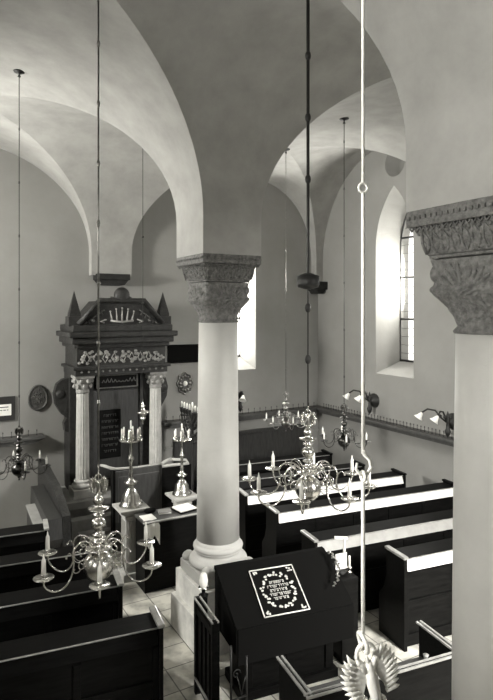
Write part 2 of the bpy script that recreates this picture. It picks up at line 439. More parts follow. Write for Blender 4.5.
make_pew(5.05, 7.8, 10.25, 'dark pew next to last before the far wall bench on the right', False, GR, 1.08)
# high-backed bench along the far wall
r = empty('wall_bench', (6.55, 11.35, 0)); tag(r, 'long high-backed dark bench along the far wall below the candle shelf', 'bench')
MB().box(-1.75, 1.75, .14, .2, 0, 1.42, .01).box(-1.75, 1.75, .1, .16, 1.36, 1.44, .01).build('backrest', M_WOODP, r)
MB().box(-1.75, 1.75, -.3, .14, .42, .47, .01).build('seat', M_WOOD, r)
for sx in (-1.74, 1.74, 0): MB().box(sx-.03, sx+.03, -.3, .18, 0, .75 if sx else .42, .01).build('side_panel', M_WOOD, r)

# ------------------------------------------------------------------ lectern, cover, gate, enclosure
le = empty('reading_desk', (3.62, 5.45, 0)); tag(le, 'large black sloping reading desk in the centre aisle under the embroidered cover', 'lectern')
bd = MB(); bd.box(-.55, .55, -.12, .30, 0, .86, .01)
bd.box(-.60, .60, -.17, .34, 0, .10, .01)
for x in (-.5, 0, .5): bd.box(x-.05, x+.05, -.145, -.11, .12, .84, .008)
bd.build('cabinet_body', M_WOOD, le)
tp = MB(); tp.prism([(-.30, .88), (.36, 1.25), (.42, 1.25), (.42, 1.21), (.36, 1.20), (-.30, .83)], 'x', -.70, .72); tp.build('sloping_top', M_CLOTHD, le)
hm = MB(); hm.box(-.69, .71, -.315, -.295, .50, .87, .004); hm.prism([(-.30, .6), (-.30, .84), (.38, 1.21), (.38, .6)], 'x', -.705, -.69); hm.prism([(-.30, .6), (-.30, .84), (.38, 1.21), (.38, .6)], 'x', .71, .725)
hm.build('hanging_cover', M_CLOTHD, le)
# embroidered cloth on the slope
sl = math.atan2(.37, .66)
er = empty('embroidered_cover', (3.53, 5.42, 1.055)); er.rotation_euler = (sl, 0, math.radians(-3)); tag(er, 'small square black cover embroidered with a pale wreath and letters on the reading desk', 'desk cover')
W_, H_ = .265, .285
MB().box(-W_, W_, -H_, H_, 0, .006, .002).build('cloth', M_CLOTHD, er)
bo = MB()
for (a, b_) in (((-W_, -H_), (W_, -H_)), ((W_, -H_), (W_, H_)), ((W_, H_), (-W_, H_)), ((-W_, H_), (-W_, -H_))):
    bo.tube([(a[0], a[1], .007), (b_[0], b_[1], .007)], .0075, 6)
bo.build('border_braid', M_CLOTHW, er)
wr = MB(); rr_ = random.Random(3)
for i in range(17):
    a = 2*PI*i/17; x, y = .185*math.cos(a), .205*math.sin(a)
    for k in range(4):
        x2, y2 = x+rr_.uniform(-.022, .022), y+rr_.uniform(-.022, .022)
        wr.ball((x2, y2, .008), .013, 8, (1.2, 1.0, .35))
for sx in (-1, 1):
    for sy in (-1, 1):
        for k in range(7): wr.ball((sx*(.235-rr_.random()*.05), sy*(.265-rr_.random()*.05), .008), .010, 8, (1.3, 1, .35))
wr.build('wreath_embroidery', M_THREAD, er)
tx = MB()
for row in range(5):
    y = .10-.05*row; wd = (.08, .12, .10, .12, .09)[row]; x = -wd
    while x < wd:
        g = rr_.choice((0, 1, 2))
        tx.box(x, x+.018, y+.012, y+.018, .006, .011)
        if g != 1: tx.box(x+.013, x+.018, y-.012, y+.015, .006, .011)
        if g != 0: tx.box(x, x+.005, y-.012, y+.006, .006, .011)
        if g == 2: tx.box(x, x+.018, y-.014, y-.009, .006, .011)
        x += .026
tx.build('embroidered_letters', M_THREAD, er)

# gate with panel left of the desk
g = empty('aisle_gate', (2.68, 5.22, 0)); tag(g, 'low dark panelled wooden gate with a double top rail left of the reading desk', 'gate')
MB().box(-.04, .04, -.03, .03, .0, 1.05, .008).build('post', M_WOOD, g)
MB().box(-.04, .04, .50, .56, .0, 1.05, .008).build('post', M_WOOD, g)
gp = MB(); gp.box(-.012, .012, .03, .50, .12, .98, .004)
for y in (.12, .25, .38): gp.box(-.03, .03, y-.03, y+.03, .20, .90, .012)
gp.box(-.028, .028, .0, .53, .88, .96, .006); gp.box(-.028, .028, .0, .53, .1, .2, .006); gp.build('panel', M_WOOD, g)
for a_, b_, c_, d_ in ((-.05, -.032, -.04, 1.04), (.012, .030, -.04, 1.04), (-.05, -.03, .02, .17)): MB().box(a_, b_, c_, .53, d_, d_+.02, .004).build('rail', M_EDGE, g)
# iron rail between gate and desk
ir = empty('iron_rail', (2.72, 5.06, 0)); tag(ir, 'small wrought iron rail with two cross bars between gate and reading desk', 'railing')
q = MB(); q.tube([(0, 0, 0), (0, 0, .85)], .012, 8); q.tube([(.18, 0, 0), (.18, 0, .7)], .010, 8)
q.tube([(0, 0, .12), (.18, 0, .12)], .011, 8).tube([(0, 0, .30), (.18, 0, .30)], .011, 8); q.build('frame', M_IRON, ir)
q = MB(); q.tube([(.06+.05*math.cos(t)*(1-t/9), 0, .55+.05*math.sin(t)*(1-t/9)) for t in [k*.5 for k in range(18)]], .006, 6)
q.tube([(.12, 0, .32), (.10, 0, .42), (.07, 0, .52)], .006, 6).tube([(.12, 0, .32), (.14, 0, .42), (.17, 0, .50)], .006, 6); q.build('scrollwork', M_IRON, ir)
# little glass candle lamp on a post behind the gate
lp = empty('post_lamp', (2.80, 5.86, 0)); tag(lp, 'small white glass lamp on a dark post in front of the middle column pedestal', 'lamp')
MB().box(-.035, .035, -.035, .035, 0, .98, .008).lathe([(.05, .98), (.055, 1.0), (.02, 1.02), (.025, 1.06), (.045, 1.08)], n=16).build('post', M_WOOD, lp)
MB().lathe([(.028, 1.08), (.045, 1.11), (.05, 1.16), (.038, 1.22), (.03, 1.24)], n=20).build('glass_shade', M_CANDLE, lp)
MB().lathe([(.05, 1.075), (.06, 1.085), (.03, 1.09)], n=16).build('holder', M_BRASS, lp)

# low enclosure bench at the very front
en = empty('box_pew', (3.66, 3.84, -.0)); tag(en, 'low open box pew at the bottom edge in front of the reading desk', 'box pew')
MB().box(-.80, .80, -.02, .02, 0, .95, .006).build('front_panel', M_WOOD, en)
MB().box(-.84, .84, -.035, -.015, .945, .965, .004).box(-.84, .84, .015, .03, .945, .965, .004).build('front_rail', M_EDGE, en)
for sx in (-1, 1):
    p = MB().box(sx*.80-.02, sx*.80+.02, .0, .55, 0, .95, .006).build('side_panel', M_WOOD, en)
    MB().box(sx*.80-.035, sx*.80-.012, .0, .58, .95, .97, .005).box(sx*.80+.012, sx*.80+.035, .0, .58, .95, .97, .005).build('side_rail', M_EDGE, p)
MB().box(-.78, .78, .12, .52, .60, .64, .01).build('shelf_board', M_WOODP, en)
MB().lathe([(.02, .60), (.02, .93), (.028, .95)], (.50, .1, 0), 12).build('post', M_EDGE, en)
books = []
for k, (x, y, a, lab) in enumerate([(3.98, 4.1, .3, 'loose grey prayer book lying open in the box pew near the whitened eagle'), (4.28, 4.14, -.05, 'loose prayer book at the right end of the box pew'), (3.25, 4.12, .5, 'worn prayer book at the left end of the box pew')]):
    b = empty('prayer_book', (x, y, .645), a); books.append(b); tag(b, lab, 'book')
    MB().box(-.12, .12, -.085, .085, 0, .012, .003).build('cover', M_WOODP, b)
    m = MB()
    for sx in (-1, 1):
        m.prism([(0, .012), (sx*.03, .034), (sx*.11, .026), (sx*.113, .012)], 'y', -.08, .08)
    m.build('pages', mat('aged_paper', .35, .8, var=.3, vscale=20), b)

# lamp with square shade on pew end
dl = empty('desk_lamp', (4.46, 5.62, 1.02)); tag(dl, 'small lamp with a square white shade right of the embroidered cover', 'lamp')
MB().lathe([(.07, 0), (.065, .015), (.02, .025), (.012, .05)], n=20).build('base', M_IRON, dl)
MB().lathe([(.009, .04), (.009, .33)], (.05, .0, 0), 10).box(.038, .062, -.012, .012, .2, .40, .003).build('stem', M_WHITEM, dl)
MB().box(-.075, .085, -.03, .03, .40, .42, .006, Matrix.Rotation(-.5, 4, 'Z')).build('top_bar', M_WHITEM, dl)
MB().box(-.10, .06, -.045, -.03, .05, .24, .004).build('square_shade', M_PAPER, dl)
MB().tube([(-.10, -.04, .05), (-.10, -.04, .245), (.06, -.04, .245), (.06, -.04, .05)], .006, 6, closed=True).build('shade_frame', M_IRON, dl)
MB().box(-.02, .02, -.05, .05, -.02, .01).build('bracket', M_IRON, dl)
st = tag(MB().box(4.37, 4.60, 5.45, 5.9, 0, 1.0, .01).build('side_cabinet', M_WOOD), 'plain dark cabinet beside the reading desk carrying the small lamp', 'cabinet')
ca = empty('candle_holder', (4.57, 5.6, 1.0)); tag(ca, 'single short white candle in a holder just right of the square lamp', 'candle holder')
MB().lathe([(.04, 0), (.035, .015), (.012, .03), (.03, .05), (.034, .065), (.02, .07)], n=16).build('base', M_BRASS, ca)
MB().lathe([(.014, .07), (.013, .20), (.004, .205)], n=12).build('candle', M_CANDLE, ca)
# beaded silver chain lying on the desk end
tl = MB(); r2 = random.Random(5)
for i in range(34):
    t = i/33; tl.ball((4.30-.16*t+r2.uniform(-.02, .02)+.10*math.sin(t*3), 5.66-.42*t, 1.262-.0+(-.21*max(0, t-.1))+r2.uniform(0, .012)), .014, 8, (1.2, .8, .7))
cord = tag(tl.build('beaded_cord', M_BRASSD), 'crumpled silvery beaded cord lying on the right corner of the reading desk', 'cord')

# ------------------------------------------------------------------ chandeliers
def eagle(m, s=1.0, z=0.0):
    """double-headed eagle, wings raised, feathers fanning from the outer edge, under an arched loop"""
    def P(x, y, zz): return (y*s, x*s, z+zz*s)
    m.tube([P(0, 0, -.11), P(0, 0, -.07), P(0, 0, -.03), P(0, 0, .005), P(0, 0, .02)], [.008*s, .015*s, .018*s, .013*s, .009*s], 14)
    m.tube([P(0, 0, .0), P(0, 0, .030), P(0, 0, .042)], [.008*s, .005*s, .001*s], 8)                     # central crown spike
    m.tube([P(.026*math.cos(t), 0, .042+.030*math.sin(t)) for t in [-.5+(PI+1)*k/14 for k in range(15)]], .0052*s, 8)   # arched loop
    for sg in (-1, 1):
        m.tube([P(sg*.008, 0, .0), P(sg*.016, 0, .016), P(sg*.024, -.001, .026), P(sg*.037, -.002, .022)], [.010*s, .008*s, .009*s, .002*s], 10)
        m.ball(P(sg*.026, -.001, .028), .0095*s, 10)
        m.tube([P(sg*.022, 0, .042), P(sg*.030, 0, .046)], .006*s, 8)
        # wing blade: curved plate with thickness, root at the shoulder
        out = [(.014, -.012), (.022, .004), (.034, .018), (.044, .034), (.050, .030), (.054, .010), (.055, -.012), (.052, -.036), (.044, -.058), (.034, -.070), (.030, -.050), (.022, -.035)]
        n = len(out); vs = [P(sg*x, -.004, zz) for x, zz in out]+[P(sg*x, .004, zz) for x, zz in out]
        m.add(vs, [tuple(range(n)), tuple(range(n, 2*n))]+[(i, (i+1) % n, n+(i+1) % n, n+i) for i in range(n)])
        for k in range(9):
            t = k/8; a = math.radians(78-92*t); bx = .044+.012*math.sin(PI*min(1, t*1.15)); bz = .030-.098*t; ln = .033-.006*abs(t-.4)
            m.tube([P(sg*(bx-.012), 0, bz-.004), P(sg*(bx+ln*.55*math.cos(a)), 0, bz+ln*.45*math.sin(a)), P(sg*(bx+ln*math.cos(a)), -.002, bz+ln*math.sin(a))], [.0062*s, .0058*s, .0008*s], 8)
        m.tube([P(sg*.010, 0, -.08), P(sg*.022, -.006, -.092), P(sg*.028, -.010, -.105)], [.009*s, .006*s, .003*s], 8)
    for k in range(-2, 3): m.tube([P(k*.004, 0, -.10), P(k*.009, 0, -.13), P(k*.013, 0, -.150)], [.008*s, .007*s, .001*s], 6)
def ring(m, c, r, t, ax='y'):
    pts = []
    for i in range(20):
        a = 2*PI*i/20
        pts.append((c[0]+r*math.cos(a), c[1], c[2]+r*math.sin(a)) if ax == 'y' else (c[0], c[1]+r*math.cos(a), c[2]+r*math.sin(a)))
    m.tube(pts, t, 8, closed=True)
BODY_TOP = .80     # local height of suspension ring above ball centre
def make_chandelier(narm, R, name, m_body, body='eagle', eagle_mat=None):
    root = empty(name)
    b = MB()
    prof = [(.004, -.20), (.012, -.19), (.016, -.175), (.008, -.165), (.02, -.15), (.03, -.135), (.02, -.12)]
    for i in range(13): a = -PI/2+PI*i/12; prof.append((max(.02, .128*math.cos(a)), .125*math.sin(a)))
    prof += [(.03, .128), (.09, .136), (.112, .148), (.10, .155), (.05, .162), (.035, .17), (.03, .19), (.055, .205), (.055, .215), (.03, .225), (.028, .245),
             (.05, .26), (.05, .27), (.028, .28), (.028, .30), (.055, .325), (.062, .355), (.05, .385), (.025, .40), (.025, .415), (.05, .425), (.05, .435), (.025, .445),
             (.03, .46), (.06, .468), (.085, .475), (.085, .482), (.04, .49), (.025, .51), (.04, .53), (.045, .55), (.03, .575), (.015, .59), (.012, .62)]
    b.lathe(prof, n=32); b.build('baluster_body', m_body, root)
    e = MB(); eagle(e, 1.0, .69); 
    ring(e, (0, 0, .765), .024, .006)
    e.build('eagle_finial', eagle_mat or m_body, root)
    k_ = R/.48
    path = [(.05, .15), (.075, .20), (.12, .235), (.17, .235), (.215, .205), (.235, .15), (.225, .09), (.235, .02), (.265, -.045), (.32, -.085), (.385, -.085), (.44, -.055), (.475, -.01), (.48, .04)]
    sp = []                      # smoothed
    for i in range(len(path)-1):
        for j in range(3):
            t = j/3; p0 = path[max(i-1, 0)]; p1 = path[i]; p2 = path[i+1]; p3 = path[min(i+2, len(path)-1)]
            sp.append(tuple(.5*((2*p1[c])+(-p0[c]+p2[c])*t+(2*p0[c]-5*p1[c]+4*p2[c]-p3[c])*t*t+(-p0[c]+3*p1[c]-3*p2[c]+p3[c])*t**3) for c in (0, 1)))
    sp.append(path[-1])
    arm0 = None
    for i in range(narm):
        if arm0 is None:
            a = MB(); a.tube([(r_*k_, 0, z_) for r_, z_ in sp], .0075, 8)
            a.tube([((.15+(.052-.045*t)*math.cos(7*t+1.2))*k_, 0, .17+(.052-.045*t)*math.sin(7*t+1.2)) for t in [q/20 for q in range(21)]], .0045, 6)
            a.tube([((.225-.03*t-(.035*t)*math.cos(6*t))*k_, 0, .03+(.035*t)*math.sin(6*t)) for t in [q/16 for q in range(17)]], .004, 6)
            a.tube([((.24+.05*t)*k_, 0, .15+.03*math.sin(t*PI)) for t in [q/8 for q in range(9)]], [.005-.0004*q for q in range(9)], 6)
            a.ball((.29*k_, 0, .15), .010, 8)
            a.tube([((.16+(.06-.05*t)*math.cos(8*t+3.5))*k_, .045*math.sin(3*t), .08+(.06-.05*t)*math.sin(8*t+3.5)) for t in [q/20 for q in range(21)]], .0045, 6)
            arm0 = a.build('arm', m_body, root)
            d = MB(); d.lathe([(.004, -.035), (.012, -.02), (.008, -.005), (.02, .0), (.062, .006), (.080, .018), (.077, .020), (.018, .010), (.014, .02), (.022, .032), (.022, .045), (.010, .048)], (.48*k_, 0, .04), 24)
            d.build('drip_pan', m_body, arm0)
            c = MB(); c.lathe([(.018, .02), (.0165, .13), (.008, .15), (.002, .18)], (.48*k_, 0, .06), 12); c.build('candle', M_CANDLE, arm0)
            ar = arm0
        else: ar = copy_tree(arm0, root)
        ar.rotation_euler = (0, 0, 2*PI*i/narm)
    return root
def rod(root, z0, z1, joints, m, r=.006, knob=.016, canopy=False):
    s = MB(); pts = [(0, 0, z0), (0, 0, z1)]; s.tube(pts, r, 8)
    for j in joints: s.ball((0, 0, j), knob, 10, (1, 1, 1.1)); s.lathe([(r, -.03), (r*1.7, -.02), (r*1.7, .02), (r, .03)], (0, 0, j), 8)
    s.build('suspension_rod', m, root)
    if canopy: MB().lathe([(.03, -.10), (.012, -.06), (.02, -.035), (.09, -.02), (.10, 0)], (0, 0, z1), 20).build('ceiling_canopy', M_IRON, root)
def ceil_z(x, y):
    def f(v, sp):
        for a, b in sp:
            if a < v < b: t = (v-(a+b)/2)/((b-a)/2); return STILT+RISE*math.sqrt(max(0, 1-t*t))
        return -9
    return S+max(f(x, [(XN+.2, 3.0), (3.82, XS-.2)]), f(y, [(YW+.2, 2.15), (2.97, 6.29), (7.11, YE-.2)]))

def toward_cam(x, y): return math.atan2(-y, -x)
# A: big left chandelier
ax_, ay_, az_ = 1.315, 4.78, 2.07
A = make_chandelier(6, .48, 'chandelier', M_BRASS); A.location = (ax_, ay_, az_); A.rotation_euler = (0, 0, toward_cam(ax_, ay_)+.02)
tag(A, 'large', 'chandelier')
A['label'] = 'large shiny brass chandelier with six white candles hanging low over the left pews'
rod(A, .80, ceil_z(ax_, ay_)-az_, [1.35, 1.85, 2.35, 2.85, 3.35, 3.85, 4.35, 4.85], M_BRASSD, .0075, .017)
hk = MB(); hk.tube([(.0, 0, .79+.0), (.02, 0, .80), (.024, 0, .825), (.0, 0, .85)], .006, 8); hk.build('hook', M_BRASS, A)
# B: central chandelier over the desk
bx_, by_, bz_ = 3.30, 4.56, 2.47
B = make_chandelier(8, .58, 'chandelier', M_BRASS); B.location = (bx_, by_, bz_); B.rotation_euler = (0, 0, toward_cam(bx_, by_)-.1)
tag(B, 'widest brass chandelier in the centre above the bright-topped pews, eight curling arms', 'chandelier')
zt = ceil_z(bx_, by_)-bz_
s = MB(); s.tube([(0, 0, .8), (0, 0, 2.0), (0, 0, 2.02), (0, 0, zt)], [.007, .007, .014, .017], 8)
for j in (1.25, 1.75, 3.0, 3.6, 4.2): s.ball((0, 0, j), .03, 10, (1, 1, 1.6))
s.build('suspension_rod', M_IRON, B)
MB().lathe([(.02, 1.93), (.10, 1.95), (.11, 1.98), (.11, 2.06), (.03, 2.09)], n=20).build('collar', M_IRON, B)
# D, E, C: smaller ones
D = make_chandelier(6, .48, 'chandelier', M_BRASSD)
dxyz = (6.18, 9.26, 2.02); D.location = dxyz; D.scale = (.80,)*3; D.rotation_euler = (0, 0, toward_cam(6.08, 9.3)+.35)
tag(D, 'small chandelier hanging before the far wall left of the corner, right of the middle column', 'chandelier')
E_ = copy_tree(D); exyz = (6.0, 7.3, 2.08); E_.location = exyz; E_.scale = (.80,)*3; E_.rotation_euler = (0, 0, toward_cam(6.06, 7.25)+.1)
tag(E_, 'small chandelier darkened as a silhouette, hanging in front of the window wall, behind the long white rod', 'chandelier')
C_ = copy_tree(D); cxyz = (1.14, 7.85, 2.16); C_.location = cxyz; C_.scale = (.72,)*3; C_.rotation_euler = (0, 0, toward_cam(1.12, 7.9)+.2)
tag(C_, 'small chandelier darkened as a silhouette, with slanting candles at the left edge of the picture', 'chandelier')
def remat(o, table):
    for ch in o.children:
        if ch.type == 'MESH' and ch.data.materials[0] in table:
            me = ch.data.copy(); mm = table[me.materials[0]]; me.materials.clear(); me.materials.append(mm); ch.data = me
        remat(ch, table)
remat(E_, {M_BRASSD: M_SILHBR}); remat(C_, {M_BRASSD: M_SILHBR})
for o, (x, y, z), sc_ in ((D, dxyz, .8), (E_, exyz, .8), (C_, cxyz, .72)):
    top = (ceil_z(x, y)-z)/sc_; rod(o, .79, top, [1.3+.95*k for k in range(int((top-1.4)/.95)+1)], M_BRASSD if o is D else M_IRON, .007, .014, True)
# G: nearest chandelier, only its rod and eagle are in the picture
gx, gy, gz = 1.008, 1.15, 3.26-.69
G = copy_tree(A, skip=('suspension_rod', 'hook')); G.location = (gx, gy, gz); G.rotation_euler = (0, 0, toward_cam(gx, gy)+.45)
tag(G, 'nearest chandelier, only its double-headed eagle and long rod, whitened as if brightly lit, show at the bottom edge', 'chandelier')
for ch in G.children:
    if ch.name.startswith('eagle_finial'):
        q_ = Matrix.Rotation(math.radians(14), 4, 'X'); pv = Vector((0, 0, .765)); ch.rotation_euler = q_.to_euler(); ch.location = pv-(q_ @ pv)
        me = ch.data.copy(); me.materials.clear(); me.materials.append(M_WHITEM); ch.data = me
s = MB()
zj1 = 4.2-(467-310)*1.5/576-gz; zj2 = 4.2+(310-188)*1.5/576-gz; zr = .79
s.tube([(0, 0, zr), (0, 0, zj1-.03)], .0052, 10)
s.tube([(0, 0, zj1+.035), (-.0, 0, zj2-.012)], .0048, 10); s.tube([(0, 0, zj2+.012), (0, 0, ceil_z(gx, gy)-gz)], .0042, 10)
ring(s, (0, 0, zj2), .012, .0034, 'x'); ring(s, (0, 0, zj1-.024), .012, .0045, 'y')
s.tube([(0, 0, zj1+.045), (0, .004, zj1+.032), (0, .019, zj1+.018), (0, .023, zj1-.002), (0, .012, zj1-.018), (0, -.008, zj1-.018), (0, -.020, zj1-.004), (0, -.017, zj1+.012)], [.005, .005, .0052, .0052, .0052, .005, .004, .003], 10)
s.build('suspension_rod', M_WHITEM, G)

# eternal lamp before the ark
t = empty('hanging_lamp', (3.56, 10.0, 2.32)); tag(t, 'small hanging brass oil lamp in front of the right side of the ark', 'lamp')
MB().lathe([(.003, -.20), (.02, -.17), (.01, -.14), (.05, -.10), (.055, -.07), (.03, -.05), (.10, .0), (.12, .02), (.11, .04), (.05, .06), (.03, .10), (.045, .13), (.03, .16), (.01, .19), (.008, .26)], n=28).build('lamp_bowl', M_BRASS, t)
MB().tube([(0, 0, .25), (0, 0, ceil_z(3.56, 10.0)-2.32)], .005, 6).ball((0, 0, 2.0), .02).ball((0, 0, 3.2), .02).build('suspension_rod', M_IRON, t)
s = MB()
for i in range(3):
    a = 2*PI*i/3; s.tube([(.1*math.cos(a), .1*math.sin(a), .03), (.05*math.cos(a), .05*math.sin(a), .3), (0, 0, .55)], .003, 5)
s.build('chain', M_IRON, t)

# ------------------------------------------------------------------ ark
ark = empty('torah_ark', (3.39, 11.0, 0)); tag(ark, 'tall dark carved ark with two pale fluted columns and obelisks on the far wall', 'shrine')
Y0 = -.20    # column axis row (world y 10.8)
MB().box(-1.12, 1.12, -.48, .58, 0, .62, .01).box(-1.2, 1.2, -.55, .58, .62, .76, .02).build('stone_base', M_GREYST, ark)
bk = MB(); bk.box(-.88, .88, .1, .58, .76, 3.1, .01); bk.box(-.52, -.46, -.02, .12, .9, 3.0, .01); bk.box(.46, .52, -.02, .12, .9, 3.0, .01)
bk.box(-.45, .45, .02, .12, .80, .95, .01)
bk.build('body', M_WOOD2, ark)
for sx in (-1, 1):
    x = sx*.715
    cp = MB(); cp.box(x-.21, x+.21, Y0-.21, Y0+.21, .76, .92, .01)
    cp.lathe([(.19, .92), (.2, .95), (.19, .985), (.15, 1.0), (.145, 1.02), (.16, 1.04), (.14, 1.065)], (x, Y0, 0), 28)
    co = cp.build('ark_column', M_ARKST, ark)
    sh = MB(); vs = []; n = 96
    zz = [1.06, 1.8, 2.66]; rr = [.122, .12, .108]; fs = []
    for z_, r_ in zip(zz, rr):
        for i in range(n):
            a = 2*PI*i/n; q = r_-.010*max(0, math.cos(16*a))**.6; vs.append((x+q*math.cos(a), Y0+q*math.sin(a), z_))
    for j in range(2):
        for i in range(n): fs.append((j*n+i, j*n+(i+1) % n, (j+1)*n+(i+1) % n, (j+1)*n+i))
    sh.add(vs, fs, True); sh.build('fluted_shaft', M_ARKST, co)
    cc = MB(); cc.lathe([(.11, 2.66), (.125, 2.68), (.115, 2.70), (.14, 2.80), (.17, 2.93), (.17, 2.95)], (x, Y0, 0), 24); cc.box(x-.18, x+.18, Y0-.18, Y0+.18, 2.94, 2.99, .01)
    for i in range(8):
        a = 2*PI*i/8
        for (r_, z_) in ((.15, 2.79), (.17, 2.89)):
            a2 = a+(0 if z_ < 2.8 else PI/8); cc.ball((x+r_*math.cos(a2), Y0+r_*math.sin(a2), z_), .035, 8, (1, 1, 1.3))
    cc.build('capital', M_GOLD, co)
    # side scroll wings
    w = MB(); out = [(.95, 1.85), (1.10, 1.90), (1.12, 2.05), (1.06, 2.15), (1.16, 2.22), (1.30, 2.42), (1.33, 2.62), (1.27, 2.80), (1.15, 2.88), (.95, 2.92)]
    w.prism([(sx*a*.86, b_) for a, b_ in out], 'y', .2, .36); w.ball((sx*1.02, .22, 2.6), .10, 14, (1, .5, 1)).ball((sx*.92, .22, 2.28), .06, 12, (1, .5, 1))
    w.build('side_scroll', M_WOOD2, ark)
    # obelisk finials
    f = MB(); xo = sx*.87
    f.box(xo-.13, xo+.13, Y0-.13, Y0+.13, 3.90, 4.08, .01).box(xo-.10, xo+.10, Y0-.10, Y0+.10, 4.08, 4.12, .01)
    for a in range(4): f.ball((xo+.08*math.cos(a*PI/2+.8), Y0+.08*math.sin(a*PI/2+.8), 4.02), .05, 8)
    f.add([(xo-.10, Y0-.10, 4.12), (xo+.10, Y0-.10, 4.12), (xo+.10, Y0+.10, 4.12), (xo-.10, Y0+.10, 4.12), (xo, Y0, 4.56)], [(0,3,2,1), (0,1,4), (1,2,4), (2,3,4), (3,0,4)])
    f.build('obelisk', M_WOOD2, ark)
en_ = MB(); en_.box(-.89, .89, Y0-.20, .58, 2.99, 3.14, .01).box(-.86, .86, Y0-.16, .58, 3.14, 3.50, .01)
en_.box(-.94, .94, Y0-.26, .58, 3.10, 3.16, .015)
en_.box(-.92, .92, Y0-.24, .58, 3.50, 3.58, .015).box(-.98, .98, Y0-.32, .58, 3.58, 3.70, .02).box(-1.04, 1.04, Y0-.38, .58, 3.70, 3.80, .02).box(-.96, .96, Y0-.3, .58, 3.8, 3.92, .02)
en_.build('entablature', M_WOOD2, ark)
pd = MB(); po = [(-.80, 3.92), (.80, 3.92), (.42, 4.37), (-.42, 4.37)]
pd.prism(po, 'y', Y0-.10, .5)
pd.tube([(-.82, Y0-.14, 3.94), (-.44, Y0-.14, 4.38), (.44, Y0-.14, 4.38), (.82, Y0-.14, 3.94)], .05, 8)
pd.build('pediment', M_WOOD2, ark)
MB().ball((0, Y0-.10, 4.48), .155, 20, (1, .7, 1)).tube([(-.2, Y0-.05, 4.42), (0, Y0-.05, 4.40), (.2, Y0-.05, 4.42)], .04, 8).build('roundel', M_WOOD2, ark)
fz = MB(); r3 = random.Random(2)
for i in range(11):
    x = -.76+.152*i
    for k in range(7): fz.ball((x+r3.uniform(-.06, .06), Y0-.17, 3.32+r3.uniform(-.11, .11)), .028, 8, (1.2, .6, 1))
for i in range(9):
    x = -.68+.17*i; fz.tube([(x-.05, Y0-.18, 3.30), (x, Y0-.18, 3.40), (x+.05, Y0-.18, 3.30), (x, Y0-.18, 3.22)], .012, 6, closed=True)
for i in range(13): fz.ball((-.78+.13*i, Y0-.205, 3.065), .022, 8)
fz.build('frieze_carving', M_GOLD, ark)
pr_ = MB()
for sg in (-1, 1):
    for k in range(5): pr_.tube([(sg*(.34+.08*k), Y0-.12, 4.20-.055*k), (sg*(.40+.08*k), Y0-.13, 4.17-.06*k), (sg*(.37+.08*k), Y0-.12, 4.10-.05*k)], .014, 6)
    pr_.ball((sg*.55, Y0-.12, 4.0), .035, 10)
pr_.build('pediment_scrolls', M_BRONZE, ark)
cr = MB()
cr.tube([(-.22, Y0-.12, 4.0), (0, Y0-.14, 3.97), (.22, Y0-.12, 4.0)], .02, 8)
for i in range(5):
    x = -.2+.1*i; z1 = 4.16+.06*math.cos((i-2)*.8); cr.tube([(x*.95, Y0-.12, 4.0), (x*1.15, Y0-.13, z1)], [.02, .008], 6); cr.ball((x*1.15, Y0-.13, z1+.015), .02, 8)
cr.tube([(-.30, Y0-.12, 4.02), (-.42, Y0-.12, 3.98), (-.34, Y0-.12, 3.96)], .014, 6).tube([(.30, Y0-.12, 4.02), (.42, Y0-.12, 3.98), (.34, Y0-.12, 3.96)], .014, 6)
cr.build('carved_crown', M_GOLD, ark)
# upper framed relief and inscription door
up = MB(); up.box(-.42, .42, -.02, .10, 2.68, 2.96, .01); upo = up.build('relief_panel', M_WOOD, ark)
fr = MB()
for a, b_ in (((-.40, 2.70), (.40, 2.70)), ((.40, 2.70), (.40, 2.94)), ((.40, 2.94), (-.40, 2.94)), ((-.40, 2.94), (-.40, 2.70))): fr.tube([(a[0], -.03, a[1]), (b_[0], -.03, b_[1])], .014, 6)
for k in range(9): fr.tube([(-.3+.075*k, -.03, 2.80), (-.27+.075*k, -.035, 2.85+.03*math.sin(k)), (-.24+.075*k, -.03, 2.80)], .010, 6)
fr.build('relief_border', M_GOLD, upo)
dr = MB(); dr.box(-.45, .45, .04, .10, .95, 2.64, .01); dro = dr.build('curtain_door', M_WOODP, ark)
MB().box(-.36, .08, .0, .045, 1.33, 2.27, .01).build('inscription_tablet', M_WOOD, dro)
it = MB(); r4 = random.Random(9)
for row in range(7):
    z = 2.16-.115*row; x = -.30+(.04 if row in (0, 6) else 0)
    while x < (.02 if row not in (0, 6) else -.03):
        gk = r4.choice((0, 1, 2)); it.box(x, x+.028, -.006, .002, z+.016, z+.024)
        if gk != 1: it.box(x+.022, x+.028, -.006, .002, z-.02, z+.02)
        if gk != 0: it.box(x, x+.006, -.006, .002, z-.02, z+.01)
        x += .042
it.build('inscription_letters', M_BRONZE, dro)

# steps and parapet before the ark
tag(MB().box(2.35, 4.36, 10.24, 10.43, 0, .50).box(2.45, 4.33, 10.06, 10.24, 0, .30).build('stone_steps', M_GREYST), 'grey stone steps leading up to the ark', 'steps')
pp = empty('ark_parapet', (3.4, 9.82, 0)); tag(pp, 'waist-high dark boxed parapet with pale coping directly in front of the ark', 'parapet')
MB().box(-.42, .45, -.03, .03, .0, 1.40, .01).box(-.36, .40, -.045, -.02, .5, 1.3, .01).build('front_panel', M_WOODP, pp)
MB().box(-.45, -.40, -.03, .12, .0, 1.42, .01).build('side_panel', M_WOOD, pp)
MB().box(.45, .98, -.02, .04, .0, 1.34, .01).build('side_panel', M_WOOD, pp)
MB().box(.98, 1.03, -.02, .2, 0, 1.34, .01).build('side_panel', M_WOOD, pp)
cp = MB(); cp.tube([(-.62, .14, 1.50), (-.56, .06, 1.49), (-.48, .0, 1.46), (-.40, -.01, 1.44), (0, -.01, 1.42)], [.02, .028, .03, .026, .016], 8)
